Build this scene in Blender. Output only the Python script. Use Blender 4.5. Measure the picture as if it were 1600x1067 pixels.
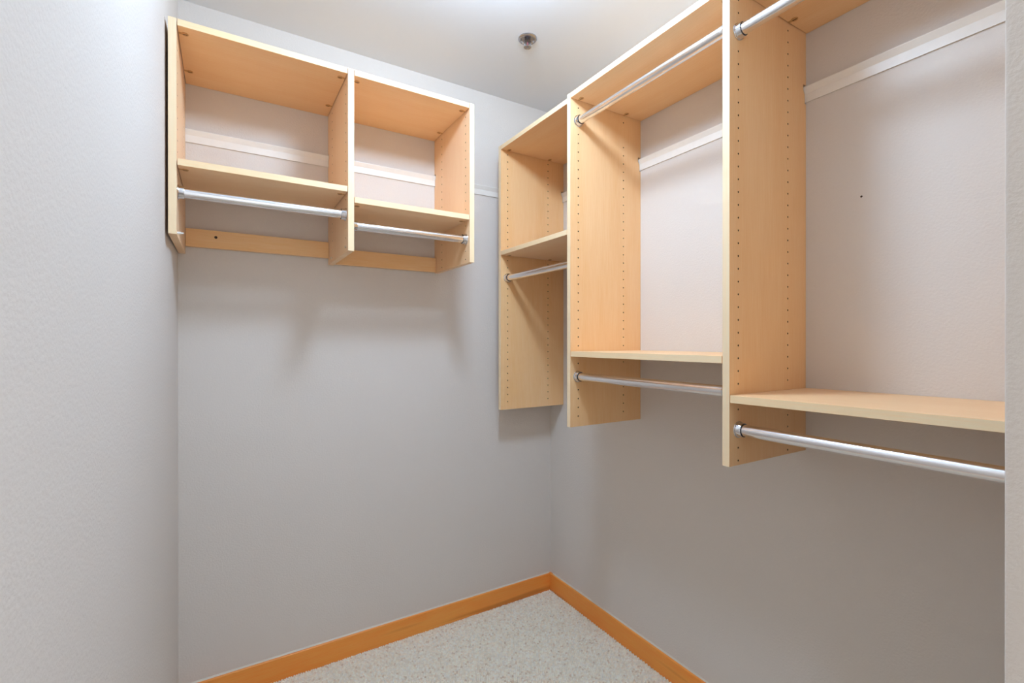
import bpy, bmesh, math, random
import numpy as np
from mathutils import Vector, Matrix

for o in list(bpy.data.objects):
    bpy.data.objects.remove(o, do_unlink=True)
scene = bpy.context.scene
COL = scene.collection
random.seed(7)

# ------------------------------------------------------------------ camera
# world frame: the far right corner of the closet is x = 0, y = 0; z = 0 is the top of the carpet
cam_d = bpy.data.cameras.new('camera')
cam_d.sensor_width = 36.0
cam_d.lens = 739.12 * 36.0 / 1600.0
cam_d.clip_start = 0.01
cam = bpy.data.objects.new('camera', cam_d)
COL.objects.link(cam)
cam.location = (-1.4173, -1.9547, 1.254)
cam.rotation_euler = (math.pi / 2 - 0.0011, 0, -0.5459)
scene.camera = cam

# ------------------------------------------------------------------ world and exposure
LAMP_POS = (-0.825, -0.96)
LAMP_STRENGTH = 101.0
LAMP_COLOR = (0.675, 0.932, 1.26)
WORLD_COLOR = (0.90, 0.95, 1.0)
WORLD_STRENGTH = 1.35
world = bpy.data.worlds.new('world')
scene.world = world
world.use_nodes = True
bg = world.node_tree.nodes['Background']
bg.inputs['Color'].default_value = (*WORLD_COLOR, 1)
bg.inputs['Strength'].default_value = WORLD_STRENGTH
vs = scene.view_settings
vs.view_transform = 'Standard'
vs.look = 'None'
vs.gamma = 1.0
vs.use_curve_mapping = False
vs.exposure = 0.04


# ------------------------------------------------------------------ materials
def new_mat(name):
    m = bpy.data.materials.new(name)
    m.use_nodes = True
    nt = m.node_tree
    return m, nt, nt.nodes['Principled BSDF']


def node(nt, kind, **kw):
    n = nt.nodes.new(kind)
    for k, v in kw.items():
        setattr(n, k, v)
    return n


def plain(name, col, rough=0.5, metal=0.0, spec=0.5):
    m, nt, b = new_mat(name)
    tc = node(nt, 'ShaderNodeTexCoord')
    nz = node(nt, 'ShaderNodeTexNoise')
    nz.inputs['Scale'].default_value = 40
    nt.links.new(tc.outputs['Object'], nz.inputs['Vector'])
    mx = node(nt, 'ShaderNodeMix', data_type='RGBA')
    mx.inputs[6].default_value = (*[c * 0.96 for c in col], 1)
    mx.inputs[7].default_value = (*[min(1, c * 1.03) for c in col], 1)
    nt.links.new(nz.outputs['Fac'], mx.inputs[0])
    nt.links.new(mx.outputs[2], b.inputs['Base Color'])
    b.inputs['Roughness'].default_value = rough
    b.inputs['Metallic'].default_value = metal
    b.inputs['Specular IOR Level'].default_value = spec
    return m


def paint(name, col, bump=0.20, scale=170.0, var=0.02):
    """rolled wall paint: fine orange-peel relief"""
    m, nt, b = new_mat(name)
    tc = node(nt, 'ShaderNodeTexCoord')
    n1 = node(nt, 'ShaderNodeTexNoise')
    n1.inputs['Scale'].default_value = scale
    n1.inputs['Detail'].default_value = 3
    nt.links.new(tc.outputs['Object'], n1.inputs['Vector'])
    bp = node(nt, 'ShaderNodeBump')
    bp.inputs['Strength'].default_value = bump
    bp.inputs['Distance'].default_value = 0.004
    nt.links.new(n1.outputs['Fac'], bp.inputs['Height'])
    nt.links.new(bp.outputs['Normal'], b.inputs['Normal'])
    n2 = node(nt, 'ShaderNodeTexNoise')
    n2.inputs['Scale'].default_value = 2.5
    nt.links.new(tc.outputs['Object'], n2.inputs['Vector'])
    mx = node(nt, 'ShaderNodeMix', data_type='RGBA')
    mx.inputs[6].default_value = (*[c * (1 - var) for c in col], 1)
    mx.inputs[7].default_value = (*[c * (1 + var) for c in col], 1)
    nt.links.new(n2.outputs['Fac'], mx.inputs[0])
    nt.links.new(mx.outputs[2], b.inputs['Base Color'])
    b.inputs['Roughness'].default_value = 0.75
    b.inputs['Specular IOR Level'].default_value = 0.2
    return m


def wood(name, c_dark, c_light, axis, rough=0.5, grain=1.0, streak=0.0, spec=0.4, sheen=0.0):
    """straight-grained maple; the grain runs along the given object axis"""
    m, nt, b = new_mat(name)
    tc = node(nt, 'ShaderNodeTexCoord')
    mp = node(nt, 'ShaderNodeMapping')
    s = [160.0, 160.0, 160.0]
    s['xyz'.index(axis)] = 5.0
    mp.inputs['Scale'].default_value = s
    nt.links.new(tc.outputs['Object'], mp.inputs['Vector'])
    n1 = node(nt, 'ShaderNodeTexNoise')
    n1.inputs['Scale'].default_value = 2.0
    n1.inputs['Detail'].default_value = 5
    n1.inputs['Roughness'].default_value = 0.6
    nt.links.new(mp.outputs['Vector'], n1.inputs['Vector'])
    mp2 = node(nt, 'ShaderNodeMapping')
    s2 = [14.0, 14.0, 14.0]
    s2['xyz'.index(axis)] = 1.6
    mp2.inputs['Scale'].default_value = s2
    nt.links.new(tc.outputs['Object'], mp2.inputs['Vector'])
    n2 = node(nt, 'ShaderNodeTexNoise')
    n2.inputs['Scale'].default_value = 1.0
    n2.inputs['Detail'].default_value = 3
    n2.inputs['Distortion'].default_value = 0.6
    nt.links.new(mp2.outputs['Vector'], n2.inputs['Vector'])
    add = node(nt, 'ShaderNodeMath', operation='MULTIPLY_ADD')
    add.inputs[1].default_value = 0.55
    nt.links.new(n1.outputs['Fac'], add.inputs[0])
    mul = node(nt, 'ShaderNodeMath', operation='MULTIPLY')
    mul.inputs[1].default_value = 0.45
    nt.links.new(n2.outputs['Fac'], mul.inputs[0])
    nt.links.new(mul.outputs[0], add.inputs[2])
    rp = node(nt, 'ShaderNodeValToRGB')
    rp.color_ramp.elements[0].position = 0.5 - 0.22 / max(grain, 0.01)
    rp.color_ramp.elements[1].position = 0.5 + 0.22 / max(grain, 0.01)
    rp.color_ramp.elements[0].color = (*c_dark, 1)
    rp.color_ramp.elements[1].color = (*c_light, 1)
    nt.links.new(add.outputs[0], rp.inputs['Fac'])
    out = rp.outputs['Color']
    if streak:
        # a few darker heart-wood streaks
        mp3 = node(nt, 'ShaderNodeMapping')
        s3 = [22.0, 22.0, 22.0]
        s3['xyz'.index(axis)] = 1.1
        mp3.inputs['Scale'].default_value = s3
        nt.links.new(tc.outputs['Object'], mp3.inputs['Vector'])
        n3 = node(nt, 'ShaderNodeTexNoise')
        n3.inputs['Scale'].default_value = 1.0
        n3.inputs['Detail'].default_value = 2
        nt.links.new(mp3.outputs['Vector'], n3.inputs['Vector'])
        r3 = node(nt, 'ShaderNodeValToRGB')
        r3.color_ramp.elements[0].position = 0.60
        r3.color_ramp.elements[1].position = 0.72
        r3.color_ramp.elements[0].color = (0, 0, 0, 1)
        r3.color_ramp.elements[1].color = (streak, streak, streak, 1)
        nt.links.new(n3.outputs['Fac'], r3.inputs['Fac'])
        mx = node(nt, 'ShaderNodeMix', data_type='RGBA')
        mx.inputs[7].default_value = (*[c * 0.55 for c in c_dark], 1)
        nt.links.new(r3.outputs['Color'], mx.inputs[0])
        nt.links.new(out, mx.inputs[6])
        out = mx.outputs[2]
    nt.links.new(out, b.inputs['Base Color'])
    b.inputs['Roughness'].default_value = rough
    b.inputs['Specular IOR Level'].default_value = spec
    b.inputs['Sheen Weight'].default_value = sheen
    b.inputs['Sheen Roughness'].default_value = 0.6
    return m


W_D, W_L = (0.91, 0.505, 0.20), (0.97, 0.61, 0.30)
M = dict(
    wall=paint('grey_wall_paint', (0.748, 0.668, 0.596)),
    jamb=paint('grey_jamb_paint', (0.748, 0.668, 0.596), bump=0.22, scale=260.0),
    ceiling=paint('ceiling_paint', (0.84, 0.845, 0.86), bump=0.04),
    wood_z=wood('maple_upright_grain', W_D, W_L, 'z', sheen=0.26, grain=1.35),
    wood_x=wood('maple_lengthwise_grain', W_D, W_L, 'x', sheen=0.26, grain=1.35),
    edge_z=wood('maple_edge_band_upright', (0.97, 0.67, 0.38), (0.93, 0.76, 0.51), 'z', rough=0.35),
    edge_x=wood('maple_edge_band_lengthwise', (0.97, 0.65, 0.34), (0.93, 0.76, 0.51), 'x', rough=0.35),
    base_x=wood('baseboard_wood', (0.95, 0.27, 0.036), (0.94, 0.42, 0.09), 'x', rough=0.4, streak=0.6),
    caulk=plain('caulk', (0.72, 0.66, 0.55), 0.6),
    hole=plain('drilled_hole', (0.10, 0.05, 0.025), 0.9, spec=0.1),
    cam=plain('brown_plastic', (0.66, 0.33, 0.11), 0.4),
    slot=plain('dark_slot', (0.05, 0.02, 0.01), 0.7),
    chrome=plain('chrome', (0.72, 0.72, 0.74), 0.06, metal=1.0),
    rod=plain('polished_aluminium', (0.88, 0.88, 0.90), 0.22, metal=1.0),
    steel=plain('zinc_screw', (0.65, 0.63, 0.60), 0.3, metal=1.0),
    rail=plain('white_enamel', (0.90, 0.84, 0.76), 0.35),
    white=plain('white_plastic', (0.88, 0.88, 0.86), 0.4),
    sprk=plain('brushed_chrome', (0.46, 0.46, 0.48), 0.18, metal=1.0),
    carpet_back=plain('carpet_backing', (0.72, 0.68, 0.63), 0.95, spec=0.05),
    sprk_dark=plain('dark_brass', (0.16, 0.15, 0.16), 0.3, metal=1.0),
    red=plain('red_glass', (0.45, 0.10, 0.11), 0.15),
)

# loop pile: one tint per loop, kept as a colour attribute
m, nt, b = new_mat('berber_loops')
at = node(nt, 'ShaderNodeAttribute', attribute_name='tint')
nt.links.new(at.outputs['Color'], b.inputs['Base Color'])
b.inputs['Roughness'].default_value = 0.95
b.inputs['Specular IOR Level'].default_value = 0.05
M['pile'] = m

m, nt, b = new_mat('lit_glass')
b.inputs['Base Color'].default_value = (0.9, 0.9, 0.88, 1)
b.inputs['Emission Color'].default_value = (*LAMP_COLOR, 1)
b.inputs['Emission Strength'].default_value = LAMP_STRENGTH
M['lit'] = m


# ------------------------------------------------------------------ helpers
def tag(o, label=None, cat=None, group=None, kind=None):
    for k, v in (('label', label), ('category', cat), ('group', group), ('kind', kind)):
        if v:
            o[k] = v
    return o


def obj(name, bm, mats, parent=None, loc=None, smooth=False):
    me = bpy.data.meshes.new(name)
    bm.normal_update()
    bm.to_mesh(me)
    bm.free()
    for mm in (mats if isinstance(mats, (list, tuple)) else [mats]):
        me.materials.append(mm)
    if smooth:
        me.polygons.foreach_set('use_smooth', [True] * len(me.polygons))
        try:
            me.set_sharp_from_angle(angle=math.radians(35))
        except Exception:
            pass
    o = bpy.data.objects.new(name, me)
    COL.objects.link(o)
    if parent:
        o.parent = parent
    if loc:
        o.location = loc
    return o


def inst(o, parent, loc=None, rotz=None):
    c = o.copy()
    COL.objects.link(c)
    c.parent = parent
    if loc is not None:
        c.location = loc
    if rotz is not None:
        c.rotation_euler = (0, 0, rotz)
    return c


def empty(name, loc=(0, 0, 0), rz=0.0):
    o = bpy.data.objects.new(name, None)
    o.empty_display_size = 0.05
    COL.objects.link(o)
    o.location = loc
    o.rotation_euler = (0, 0, rz)
    return o


def box(bm, x0, x1, y0, y1, z0, z1, mi=0, front=None, bev=0.0):
    """axis box; faces that look towards -y may take their own material index"""
    vs_ = [bm.verts.new(p) for p in ((x0, y0, z0), (x1, y0, z0), (x1, y1, z0), (x0, y1, z0),
                                     (x0, y0, z1), (x1, y0, z1), (x1, y1, z1), (x0, y1, z1))]
    fs = [bm.faces.new([vs_[i] for i in q]) for q in
          ((0, 3, 2, 1), (4, 5, 6, 7), (0, 1, 5, 4), (2, 3, 7, 6), (1, 2, 6, 5), (3, 0, 4, 7))]
    for f in fs:
        f.material_index = mi
    if front is not None:
        fs[2].material_index = front
    if bev:
        bmesh.ops.bevel(bm, geom=list({e for f in fs for e in f.edges}), offset=bev, segments=2,
                        affect='EDGES', profile=0.5)


def lathe(bm, prof, n=32, axis='z', org=(0, 0, 0), mi=0):
    """prof: list of (radius, height); revolved about the axis through org"""
    rings = []
    for r, h in prof:
        ring = []
        if r < 1e-6:
            ring = [(0.0, 0.0, h)]
        else:
            ring = [(r * math.cos(2 * math.pi * i / n), r * math.sin(2 * math.pi * i / n), h) for i in range(n)]
        out = []
        for p in ring:
            if axis == 'x':
                p = (p[2], p[0], p[1])
            elif axis == 'y':
                p = (p[1], p[2], p[0])
            out.append(bm.verts.new((p[0] + org[0], p[1] + org[1], p[2] + org[2])))
        rings.append(out)
    for a, c in zip(rings[:-1], rings[1:]):
        if len(a) == 1 and len(c) == 1:
            continue
        for i in range(n):
            j = (i + 1) % n
            if len(a) == 1:
                f = bm.faces.new((a[0], c[j], c[i]))
            elif len(c) == 1:
                f = bm.faces.new((a[i], a[j], c[0]))
            else:
                f = bm.faces.new((a[i], a[j], c[j], c[i]))
            f.material_index = mi


def prism_x(bm, prof, x0, x1, mi=0):
    """closed (y, z) outline swept along x"""
    a = [bm.verts.new((x0, y, z)) for y, z in prof]
    c = [bm.verts.new((x1, y, z)) for y, z in prof]
    n = len(prof)
    for i in range(n):
        j = (i + 1) % n
        bm.faces.new((a[i], a[j], c[j], c[i])).material_index = mi
    bm.faces.new(list(reversed(a))).material_index = mi
    bm.faces.new(c).material_index = mi
    bmesh.ops.recalc_face_normals(bm, faces=bm.faces)


# ------------------------------------------------------------------ the room
XL, YF, H = -1.556, -1.839, 2.411     # left wall, front wall (inner face), ceiling
XJ, HEAD = -0.90, 2.06                # right door jamb, door head
TW = 0.12
TILT = 0.017                          # the left wall runs very slightly out of square

bm = bmesh.new()
box(bm, -2.4, 0.12, -3.4, 0.12, -0.06, -0.0075)
tag(obj('floor', bm, M['carpet_back']), kind='structure')
bm = bmesh.new()
box(bm, -2.4, 0.12, -3.4, 0.12, H, H + 0.06)
tag(obj('ceiling', bm, M['ceiling']), kind='structure')
bm = bmesh.new()
box(bm, -1.75, 0.12, 0.0, 0.10, -0.06, H)
tag(obj('wall_back', bm, M['wall']), kind='structure')
bm = bmesh.new()
box(bm, 0.0, 0.10, YF - TW, 0.0, -0.06, H)
wr = tag(obj('wall_right', bm, M['wall']), kind='structure')
bm = bmesh.new()      # left wall, long enough to pass the doorway
v = [(XL + 0.004, 0.0), (XL + 0.004 - TILT * 2.5, -2.5), (XL - 0.14, -2.5), (XL - 0.14, 0.0)]
lo = [bm.verts.new((x, y, -0.06)) for x, y in v]
hi = [bm.verts.new((x, y, H)) for x, y in v]
for i in range(4):
    j = (i + 1) % 4
    bm.faces.new((lo[i], lo[j], hi[j], hi[i]))
bm.faces.new(hi)
bm.faces.new(list(reversed(lo)))
bmesh.ops.recalc_face_normals(bm, faces=bm.faces)
tag(obj('wall_left', bm, M['wall']), kind='structure')
# front wall: pier at the right of the doorway and the lintel over it
bm = bmesh.new()
box(bm, XJ, 0.10, YF - TW, YF, -0.06, H, bev=0.003)
wf = tag(obj('wall_front', bm, M['jamb'], smooth=True), kind='structure')
bm = bmesh.new()
box(bm, XL - 0.035, XJ, YF - TW, YF, HEAD, H)
obj('lintel', bm, M['wall'], wf)
# small pin mark left in the right wall
bm = bmesh.new()
lathe(bm, [(0.0028, 0.0), (0.0024, -0.0012), (0.0, -0.0014)], 10, 'x')
obj('nail_mark', bm, M['slot'], wr, (0.0, -1.374, 1.630))

# baseboards: face board, eased top edge and a bead of caulk along the wall
HB = 0.080


def baseboard(name, length, loc, rz):
    bm = bmesh.new()
    prof = [(0, -0.007), (-0.012, -0.007), (-0.012, HB - 0.002), (-0.010, HB), (0, HB)]
    prism_x(bm, prof, 0, length)
    o = tag(obj(name, bm, M['base_x'], None, loc), kind='structure')
    o.rotation_euler = (0, 0, rz)
    bm = bmesh.new()
    prism_x(bm, [(0, HB), (-0.0045, HB), (0, HB + 0.0045)], 0.013, length - 0.013)
    obj('caulk_line', bm, M['caulk'], o)
    return o


baseboard('baseboard_back', -XL - 0.005, (XL + 0.005, 0, 0), 0)
baseboard('baseboard_right', -YF - 0.013, (0, -0.0125, 0), -math.pi / 2)
bl = baseboard('baseboard_left', 1.80, (XL + 0.004 - TILT * 1.815, -1.815, 0), math.pi / 2 - TILT)

# ------------------------------------------------------------------ carpet: berber loops
dx, dy = 0.0084, 0.0072
X0, X1, Y0, Y1 = XL + 0.016, -0.0145, YF - TW, -0.0145
rng = np.random.default_rng(3)
pts = []
j = 0
yy = Y0
while yy < Y1:
    xs = np.arange(X0 + (0.5 * dx if j % 2 else 0.0), X1, dx)
    pts.append(np.stack([xs, np.full_like(xs, yy)], 1))
    yy += dy
    j += 1
pts = np.concatenate(pts)
pts = pts[(pts[:, 1] > YF + 0.004) | (pts[:, 0] < XJ - 0.006)]
n = len(pts)
pts = pts + rng.normal(0, 0.0006, pts.shape)
pts[:, 0] = np.clip(pts[:, 0], X0, X1)
pts[:, 1] = np.clip(pts[:, 1], Y0, Y1)
S = 6
unit = []
for r, h in ((1.0, 0.0), (0.92, 0.55), (0.52, 0.93)):
    for k in range(S):
        a = 2 * math.pi * k / S
        unit.append((r * math.cos(a), r * math.sin(a), h))
unit.append((0, 0, 1.0))
unit = np.array(unit)
faces = []
for r in range(2):
    for k in range(S):
        faces.append((r * S + k, r * S + (k + 1) % S, (r + 1) * S + (k + 1) % S, (r + 1) * S + k))
quads = np.array(faces)
tris = np.array([(2 * S + k, 2 * S + (k + 1) % S, 3 * S) for k in range(S)])
rad = rng.uniform(0.0038, 0.0048, (n, 1, 1))
ell = rng.uniform(0.9, 1.25, n)
rot = rng.uniform(-0.5, 0.5, n)
hgt = rng.uniform(0.0062, 0.0085, n)
U = np.repeat(unit[None], n, 0)
U[:, :, 0] *= ell[:, None]
U[:, :, :2] *= rad
cr, sr = np.cos(rot)[:, None], np.sin(rot)[:, None]
ux, uy = U[:, :, 0] * cr - U[:, :, 1] * sr, U[:, :, 0] * sr + U[:, :, 1] * cr
V = np.stack([ux + pts[:, None, 0], uy + pts[:, None, 1], U[:, :, 2] * hgt[:, None] - 0.0082], 2).reshape(-1, 3)
nv = unit.shape[0]
off = np.arange(n) * nv
Q = (quads[None] + off[:, None, None]).reshape(-1, 4)
Tt = (tris[None] + off[:, None, None]).reshape(-1, 3)
loops = np.concatenate([Q.ravel(), Tt.ravel()]).astype(np.int32)
starts = np.concatenate([np.arange(len(Q)) * 4, len(Q) * 4 + np.arange(len(Tt)) * 3]).astype(np.int32)
me = bpy.data.meshes.new('carpet_pile')
me.vertices.add(len(V))
me.vertices.foreach_set('co', V.astype(np.float32).ravel())
me.loops.add(len(loops))
me.loops.foreach_set('vertex_index', loops)
me.polygons.add(len(starts))
me.polygons.foreach_set('loop_start', starts)
me.update(calc_edges=True)
me.polygons.foreach_set('use_smooth', np.ones(len(starts), dtype=bool))
tint = np.array([(0.99, 0.885, 0.735), (0.97, 0.835, 0.67), (0.99, 0.91, 0.79), (0.85, 0.68, 0.52)])
pick = rng.choice(4, n, p=[0.46, 0.27, 0.22, 0.05])
tc = tint[pick] * rng.uniform(0.92, 1.06, (n, 1))
ca = me.color_attributes.new('tint', 'FLOAT_COLOR', 'POINT')
ca.data.foreach_set('color', np.repeat(np.concatenate([tc, np.ones((n, 1))], 1), nv, 0).astype(np.float32).ravel())
me.materials.append(M['pile'])
me.validate()
cp = bpy.data.objects.new('carpet_pile', me)
COL.objects.link(cp)
tag(cp, 'oatmeal beige looped berber carpet covering the closet floor', 'carpet', kind='stuff')

# ------------------------------------------------------------------ wall rails
RZ0, RZ1 = 1.932, 1.974


def rail(name, x0, x1, loc, rz, label):
    bm = bmesh.new()
    prof = [(0.0, RZ0 + 0.001), (-0.0040, RZ0), (-0.0050, RZ0 + 0.024), (-0.0125, RZ0 + 0.040), (-0.0125, RZ1),
            (-0.0105, RZ1 + 0.001), (-0.0034, RZ0 + 0.0265), (0.0, RZ0 + 0.0265)]
    prism_x(bm, prof, x0, x1)
    o = obj(name, bm, M['rail'], None, loc)
    o.rotation_euler = (0, 0, rz)
    return tag(o, label, 'rail', 'white hanging rails')


rail('hanging_rail', XL + 0.012, -0.015, (0, 0, 0), 0, 'white metal hanging rail on the back wall, behind the two-bay shelf unit')
rail('hanging_rail', 0.004, 1.825, (0, 0, 0), -math.pi / 2,
     'white metal hanging rail on the right wall, behind the tall shelf unit')

# ------------------------------------------------------------------ shelf systems
T = 0.019
HOLE_R = 0.0026


def ring_pts(d, z, r, n=8):
    return [(d + r * math.cos(2 * math.pi * (k + 0.5) / n), z + r * math.sin(2 * math.pi * (k + 0.5) / n)) for k in range(n)]


def panel_mesh(depth, z0, z1, cols, zs, sides):
    """upright panel: outline in (distance from wall, z) with a notch for the rail, rows of drilled pin holes
    material slots: 0 face, 1 front edge band, 2 hole"""
    bm = bmesh.new()
    nz0, nz1, nd = RZ0 - 0.004, RZ1 + 0.008, 0.0150
    outline = [(0.0005, z0), (depth, z0), (depth, z1), (0.0005, z1)]
    if z0 < nz0 and z1 > nz1:
        outline += [(0.0005, nz1), (nd, nz1), (nd, RZ0 + 0.034), (0.0075, RZ0 + 0.022), (0.0065, nz0), (0.0005, nz0)]
    rims = {}
    for side, x in ((0, 0.0), (1, T)):
        loop = [bm.verts.new((x, -d, z)) for d, z in outline]
        edges = [bm.edges.new((loop[i], loop[(i + 1) % len(loop)])) for i in range(len(loop))]
        rims[side] = loop
        if side in sides:
            s = 1 if side == 0 else -1
            for d in cols:
                for z in zs:
                    p = ring_pts(d, z, HOLE_R)
                    r0 = [bm.verts.new((x, -a, b_)) for a, b_ in p]
                    edges += [bm.edges.new((r0[i], r0[(i + 1) % 8])) for i in range(8)]
                    r1 = [bm.verts.new((x + s * 0.007, -a, b_)) for a, b_ in p]
                    for i in range(8):
                        k = (i + 1) % 8
                        bm.faces.new((r0[i], r0[k], r1[k], r1[i])).material_index = 2
                    bm.faces.new(r1).material_index = 2
        res = bmesh.ops.triangle_fill(bm, edges=edges, use_beauty=True, use_dissolve=False,
                                      normal=Vector((-1 if side == 0 else 1, 0, 0)))
        # drop any triangle that the fill laid across a hole
        for f in [g for g in res['geom'] if isinstance(g, bmesh.types.BMFace)]:
            f.material_index = 0
            f.normal_update()
            if (f.normal.x < 0) != (side == 0):
                f.normal_flip()
    a, c = rims[0], rims[1]
    for i in range(len(a)):
        k = (i + 1) % len(a)
        f = bm.faces.new((a[i], a[k], c[k], c[i]))
        f.normal_update()
        f.material_index = 1 if i == 1 else 0
    return bm


def hole_rows(offset, z0, z1, skip=()):
    k0 = math.ceil((z0 + 0.007 - offset) / 0.032)
    out = []
    k = k0
    while offset + k * 0.032 < z1 - 0.028:
        z = offset + k * 0.032
        if not any(a < z < b_ for a, b_ in skip):
            out.append(z)
        k += 1
    return out


def panel(unit, name, x, depth, z0, z1, cols, offset, sides, skip=(), label=None):
    bm = panel_mesh(depth, z0, z1, cols, hole_rows(offset, z0, z1, skip), sides)
    o = obj(name, bm, [M['wood_z'], M['edge_z'], M['hole']], unit, (x, 0, 0))
    return o


# connector: round brown cap with a slot and a tongue reaching to the panel
bm = bmesh.new()
lathe(bm, [(0.0, -0.0016), (0.0078, -0.0016), (0.0086, -0.0010), (0.0086, 0.0008)], 20)
box(bm, 0.0, 0.0150, -0.0040, 0.0040, -0.0012, 0.0008)
bmesh.ops.recalc_face_normals(bm, faces=bm.faces)
cam_src = obj('cam_lock', bm, M['cam'])
bm = bmesh.new()
box(bm, -0.0055, 0.0055, -0.0013, 0.0013, -0.0021, -0.0015)
slot_src = obj('screw_slot', bm, M['slot'])


def cam_lock(unit, x, y, z, flip):
    c = inst(cam_src, unit, (x, y, z), math.pi if flip else 0)
    inst(slot_src, c, (0, 0, 0))


def shelf(unit, name, x0, x1, depth, z, cams=True, dz=0.0, back=0.001):
    """board whose underside is at z; x0, x1 are the inner faces of its uprights; dz lifts its right end"""
    g = 0.0018
    L = x1 - x0 - 2 * g
    bm = bmesh.new()
    box(bm, 0, L, -depth, -back, 0, T, 0, front=1)
    bmesh.ops.bevel(bm, geom=[e for e in bm.edges], offset=0.0006, segments=1, affect='EDGES')
    o = obj(name, bm, [M['wood_x'], M['edge_x']], unit, (x0 + g, 0, z))
    if dz:
        o.rotation_euler = (0, -math.atan2(dz, L), 0)
    if cams:
        for yy_ in (-(depth - 0.036), -0.094):
            for xx_, fl in ((x0 + 0.018, True), (x1 - 0.018, False)):
                cam_lock(unit, xx_, yy_, z, fl)
    return o


# ---- two-bay unit on the back wall
D1 = 0.350
A0, A1, A2 = -1.5502, -1.0710, -0.6286
TOP1, BOT1 = 2.1493, 1.5509
ua = empty('closet_shelf_unit', (0, 0, 0))
tag(ua, 'short two-bay maple shelf unit hung on the back wall', 'shelf unit')
cols = (0.314, 0.083)
off1 = 2.110 - 65 * 0.032
panel(ua, 'side_panel', A0, D1, BOT1, TOP1, cols, off1, (1,), skip=((1.57, 1.64),))
panel(ua, 'divider_panel', A1, D1, BOT1, TOP1, cols, off1, (0, 1))
panel(ua, 'side_panel', A2, D1, BOT1, TOP1, cols, off1, (0,))
S1, S2 = 1.7428, 1.7104
shelf(ua, 'top_shelf', A0 + T, A1, D1, TOP1 - T)
shelf(ua, 'top_shelf', A1 + T, A2, D1, TOP1 - T)
shelf(ua, 'shelf', A0 + T, A1, D1, S1)
shelf(ua, 'shelf', A1 + T, A2, D1, S2)
for x0, x1, z0, z1 in ((A0 + T, A1, 1.5750, 1.6360), (A1 + T, A2, 1.5535, 1.6150)):
    bm = bmesh.new()
    box(bm, x0 + 0.001, x1 - 0.001, -0.019, -0.001, z0, z1, bev=0.0008)
    cl = obj('back_cleat', bm, M['wood_x'], ua)
    if x0 < -1.3:
        bm = bmesh.new()
        lathe(bm, [(0.0048, -0.0192), (0.0042, -0.0198), (0.0, -0.0194)], 14, 'y')
        bmesh.ops.recalc_face_normals(bm, faces=bm.faces)
        obj('screw_hole', bm, M['slot'], cl, (-1.443, 0, 1.613))
# assembly screws at the foot of the divider, white cap at the foot of the left panel
bm = bmesh.new()
lathe(bm, [(0.0, -0.0016), (0.0030, -0.0014), (0.0046, -0.0004), (0.0048, 0.0004)], 14, 'x')
screw = obj('screw', bm, M['steel'], ua, (A1, -0.306, 1.5700), smooth=True)
inst(screw, ua, (A1, -0.060, 1.5690))
bm = bmesh.new()
lathe(bm, [(0.0035, 0.0), (0.0035, 0.009), (0.0022, 0.0105), (0.0022, 0.016), (0.0, 0.0165)], 12, 'x')
bmesh.ops.recalc_face_normals(bm, faces=bm.faces)
obj('shelf_pin', bm, M['white'], ua, (A0 + T - 0.001, -0.330, 1.5580), smooth=True)

# ---- tall unit on the right wall (local x runs from the corner towards the door)
D2 = 0.354
P1, P2, P3, P4 = 0.0879, 0.5900, 1.2174, 1.8000
BOT, TP1, TP2 = 0.9431, 2.1347, 2.1470
ub = empty('closet_shelf_unit', (0, 0, 0), -math.pi / 2)
tag(ub, 'tall three-bay maple shelf unit hung along the right wall', 'shelf unit')
cols = (0.318, 0.0935)
panel(ub, 'side_panel', P1, D2, BOT, TP1, cols, 2.0986 - 65 * 0.032, (1,))
panel(ub, 'divider_panel', P2, D2, BOT, TP2, cols, 2.0046 - 62 * 0.032, (0, 1), skip=((2.025, 2.085), (1.105, 1.150)))
panel(ub, 'divider_panel', P3, D2, BOT, TP2, cols, 1.9787 - 61 * 0.032, (0, 1))
panel(ub, 'side_panel', P4, D2, BOT, TP2, cols, 1.9787 - 61 * 0.032, (0,))
shelf(ub, 'top_shelf', P1 + T, P2, D2, TP1 - T)
shelf(ub, 'top_shelf', P2 + T, P3, D2, TP2 - T)
shelf(ub, 'top_shelf', P3 + T, P4, D2, TP2 - T)
shelf(ub, 'shelf', P1 + T, P2, D2, 1.6402)
shelf(ub, 'shelf', P2 + T, P3, D2, 1.1977)
shelf(ub, 'shelf', P3 + T, P4, D2, 1.1015, dz=0.0065)
# the first copies of the connector pieces were only the pattern
for o in (slot_src, cam_src):
    bpy.data.objects.remove(o, do_unlink=True)

# ------------------------------------------------------------------ hanging rods
ROD_R = 0.0145


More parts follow.
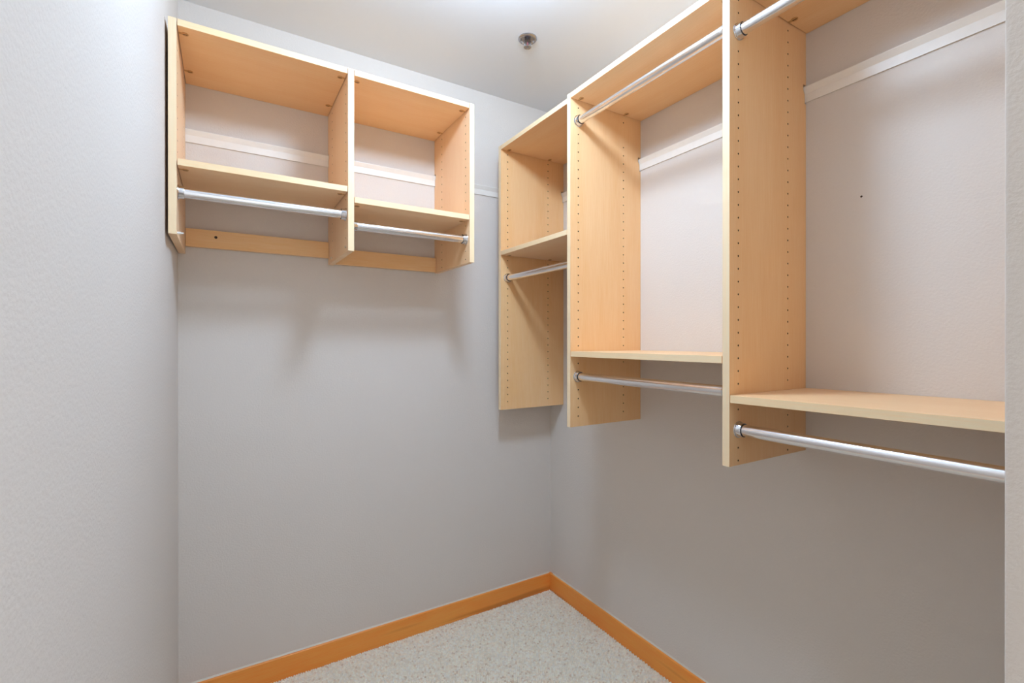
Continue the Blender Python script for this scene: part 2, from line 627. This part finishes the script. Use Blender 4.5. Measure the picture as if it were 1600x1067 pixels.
def rod(x0, x1, y, z, rz, label):
    """bright tube between two cup flanges; x0, x1 are the faces it is fixed to (along the wall)"""
    L = x1 - x0
    c, s = math.cos(rz), math.sin(rz)
    r = empty('hanging_rod', (c * x0 - s * y, s * x0 + c * y, z), rz)
    tag(r, label, 'closet rod', 'polished metal hanging rods')
    bm = bmesh.new()
    lathe(bm, [(0.0, 0.004), (ROD_R - 0.001, 0.004), (ROD_R, 0.005), (ROD_R, L - 0.005), (ROD_R - 0.001, L - 0.004), (0.0, L - 0.004)],
          40, 'x')
    bmesh.ops.recalc_face_normals(bm, faces=bm.faces)
    obj('tube', bm, M['rod'], r, smooth=True)
    for xs, d in ((0.0002, 1), (L - 0.0002, -1)):
        bm = bmesh.new()
        pr = [(0.0, 0.0), (0.0205, 0.0), (0.0212, 0.0010), (0.0205, 0.0026), (0.0186, 0.0034), (0.0178, 0.0050),
              (0.0178, 0.0150), (0.0174, 0.0158), (0.0168, 0.0156), (0.0166, 0.0140), (0.0166, 0.0060), (ROD_R + 0.0002, 0.0055)]
        lathe(bm, [(a, b_ * d) for a, b_ in pr], 40, 'x')
        bmesh.ops.recalc_face_normals(bm, faces=bm.faces)
        obj('end_flange', bm, M['chrome'], r, (xs, 0, 0), smooth=True)
    return r


R2 = -math.pi / 2
rod(A0 + T, A1, -0.316, 1.6760, 0, 'chrome hanging rod in the left bay of the back wall shelf unit')
rod(A1 + T, A2, -0.316, 1.6420, 0, 'chrome hanging rod in the right bay of the back wall shelf unit')
rod(P1 + T, P2, -0.318, 1.5400, R2, 'chrome hanging rod in the narrow bay next to the back corner')
rod(P2 + T, P3, -0.318, 2.0530, R2, 'upper chrome hanging rod in the middle bay of the right wall unit')
rod(P2 + T, P3, -0.320, 1.1250, R2, 'lower chrome hanging rod under the middle bay shelf of the right wall unit')
rod(P3 + T, P4, -0.319, 2.0265, R2, 'upper chrome hanging rod in the bay nearest the doorway')
rod(P3 + T, P4, -0.318, 1.0325, R2, 'lower chrome hanging rod under the wide shelf nearest the doorway')

# ------------------------------------------------------------------ fire sprinkler
sp = empty('fire_sprinkler', (-0.4255, -0.437, H), math.radians(-31))
tag(sp, 'small chrome fire sprinkler head set in the ceiling', 'sprinkler')
bm = bmesh.new()
lathe(bm, [(0.036, 0.0), (0.036, -0.003), (0.0335, -0.0055), (0.029, -0.0065), (0.0265, -0.0062), (0.0235, -0.0020), (0.0, -0.0015)], 40)
bmesh.ops.recalc_face_normals(bm, faces=bm.faces)
obj('escutcheon', bm, M['sprk'], sp, smooth=True)
bm = bmesh.new()
lathe(bm, [(0.0, 0.0), (0.012, 0.0), (0.012, -0.010), (0.008, -0.013), (0.0, -0.013)], 24)
obj('threaded_body', bm, M['sprk_dark'], sp, smooth=True)
bm = bmesh.new()
for s in (-1, 1):
    path = [(0.0105, -0.008), (0.0125, -0.016), (0.0105, -0.026), (0.005, -0.032)]
    for (xa, za), (xb, zb) in zip(path[:-1], path[1:]):
        w = 0.0017
        q = [bm.verts.new((s * x, y, z)) for x, z in ((xa - w, za), (xa + w, za), (xb + w, zb), (xb - w, zb)) for y in (-0.0022, 0.0022)]
        for f in ((0, 2, 3, 1), (2, 4, 5, 3), (4, 6, 7, 5), (6, 0, 1, 7), (0, 6, 4, 2), (1, 3, 5, 7)):
            bm.faces.new([q[i] for i in f])
bmesh.ops.recalc_face_normals(bm, faces=bm.faces)
obj('yoke_frame', bm, M['sprk'], sp)
bm = bmesh.new()
lathe(bm, [(0.0, -0.012), (0.0016, -0.014), (0.0018, -0.024), (0.0016, -0.030), (0.0, -0.0305)], 12)
obj('glass_bulb', bm, M['red'], sp, smooth=True)
bm = bmesh.new()      # toothed deflector plate
nt_ = 24
top, bot = [], []
for k in range(nt_):
    a = 2 * math.pi * k / nt_
    r = 0.0155 if k % 2 else 0.0120
    top.append(bm.verts.new((r * math.cos(a), r * math.sin(a), -0.0325)))
    bot.append(bm.verts.new((r * math.cos(a), r * math.sin(a), -0.0340)))
bm.faces.new(top)
bm.faces.new(list(reversed(bot)))
for k in range(nt_):
    bm.faces.new((top[k], bot[k], bot[(k + 1) % nt_], top[(k + 1) % nt_]))
lathe(bm, [(0.0, -0.031), (0.005, -0.031), (0.005, -0.0365), (0.0035, -0.0372), (0.0, -0.0372)], 14)
bmesh.ops.recalc_face_normals(bm, faces=bm.faces)
obj('deflector', bm, M['sprk'], sp)

# ------------------------------------------------------------------ ceiling lamp (just above the frame)
lp = empty('ceiling_lamp', (LAMP_POS[0], LAMP_POS[1], H))
tag(lp, 'round flush ceiling lamp with a lit glass globe', 'ceiling lamp')
bm = bmesh.new()
lathe(bm, [(0.0, 0.0), (0.062, 0.0), (0.062, -0.010), (0.050, -0.016), (0.0, -0.016)], 48)
bmesh.ops.recalc_face_normals(bm, faces=bm.faces)
obj('lamp_base', bm, M['white'], lp, smooth=True)
GR, GH, GZ = 0.100, 0.055, -0.080
bm = bmesh.new()
lathe(bm, [(0.050, -0.0155)] + [(GR * math.cos(a), GZ + GH * math.sin(a)) for a in
                                [math.radians(x) for x in range(60, -90, -10)]] + [(0.0, GZ - GH)], 48)
bmesh.ops.recalc_face_normals(bm, faces=bm.faces)
obj('glass_globe', bm, M['lit'], lp, smooth=True)
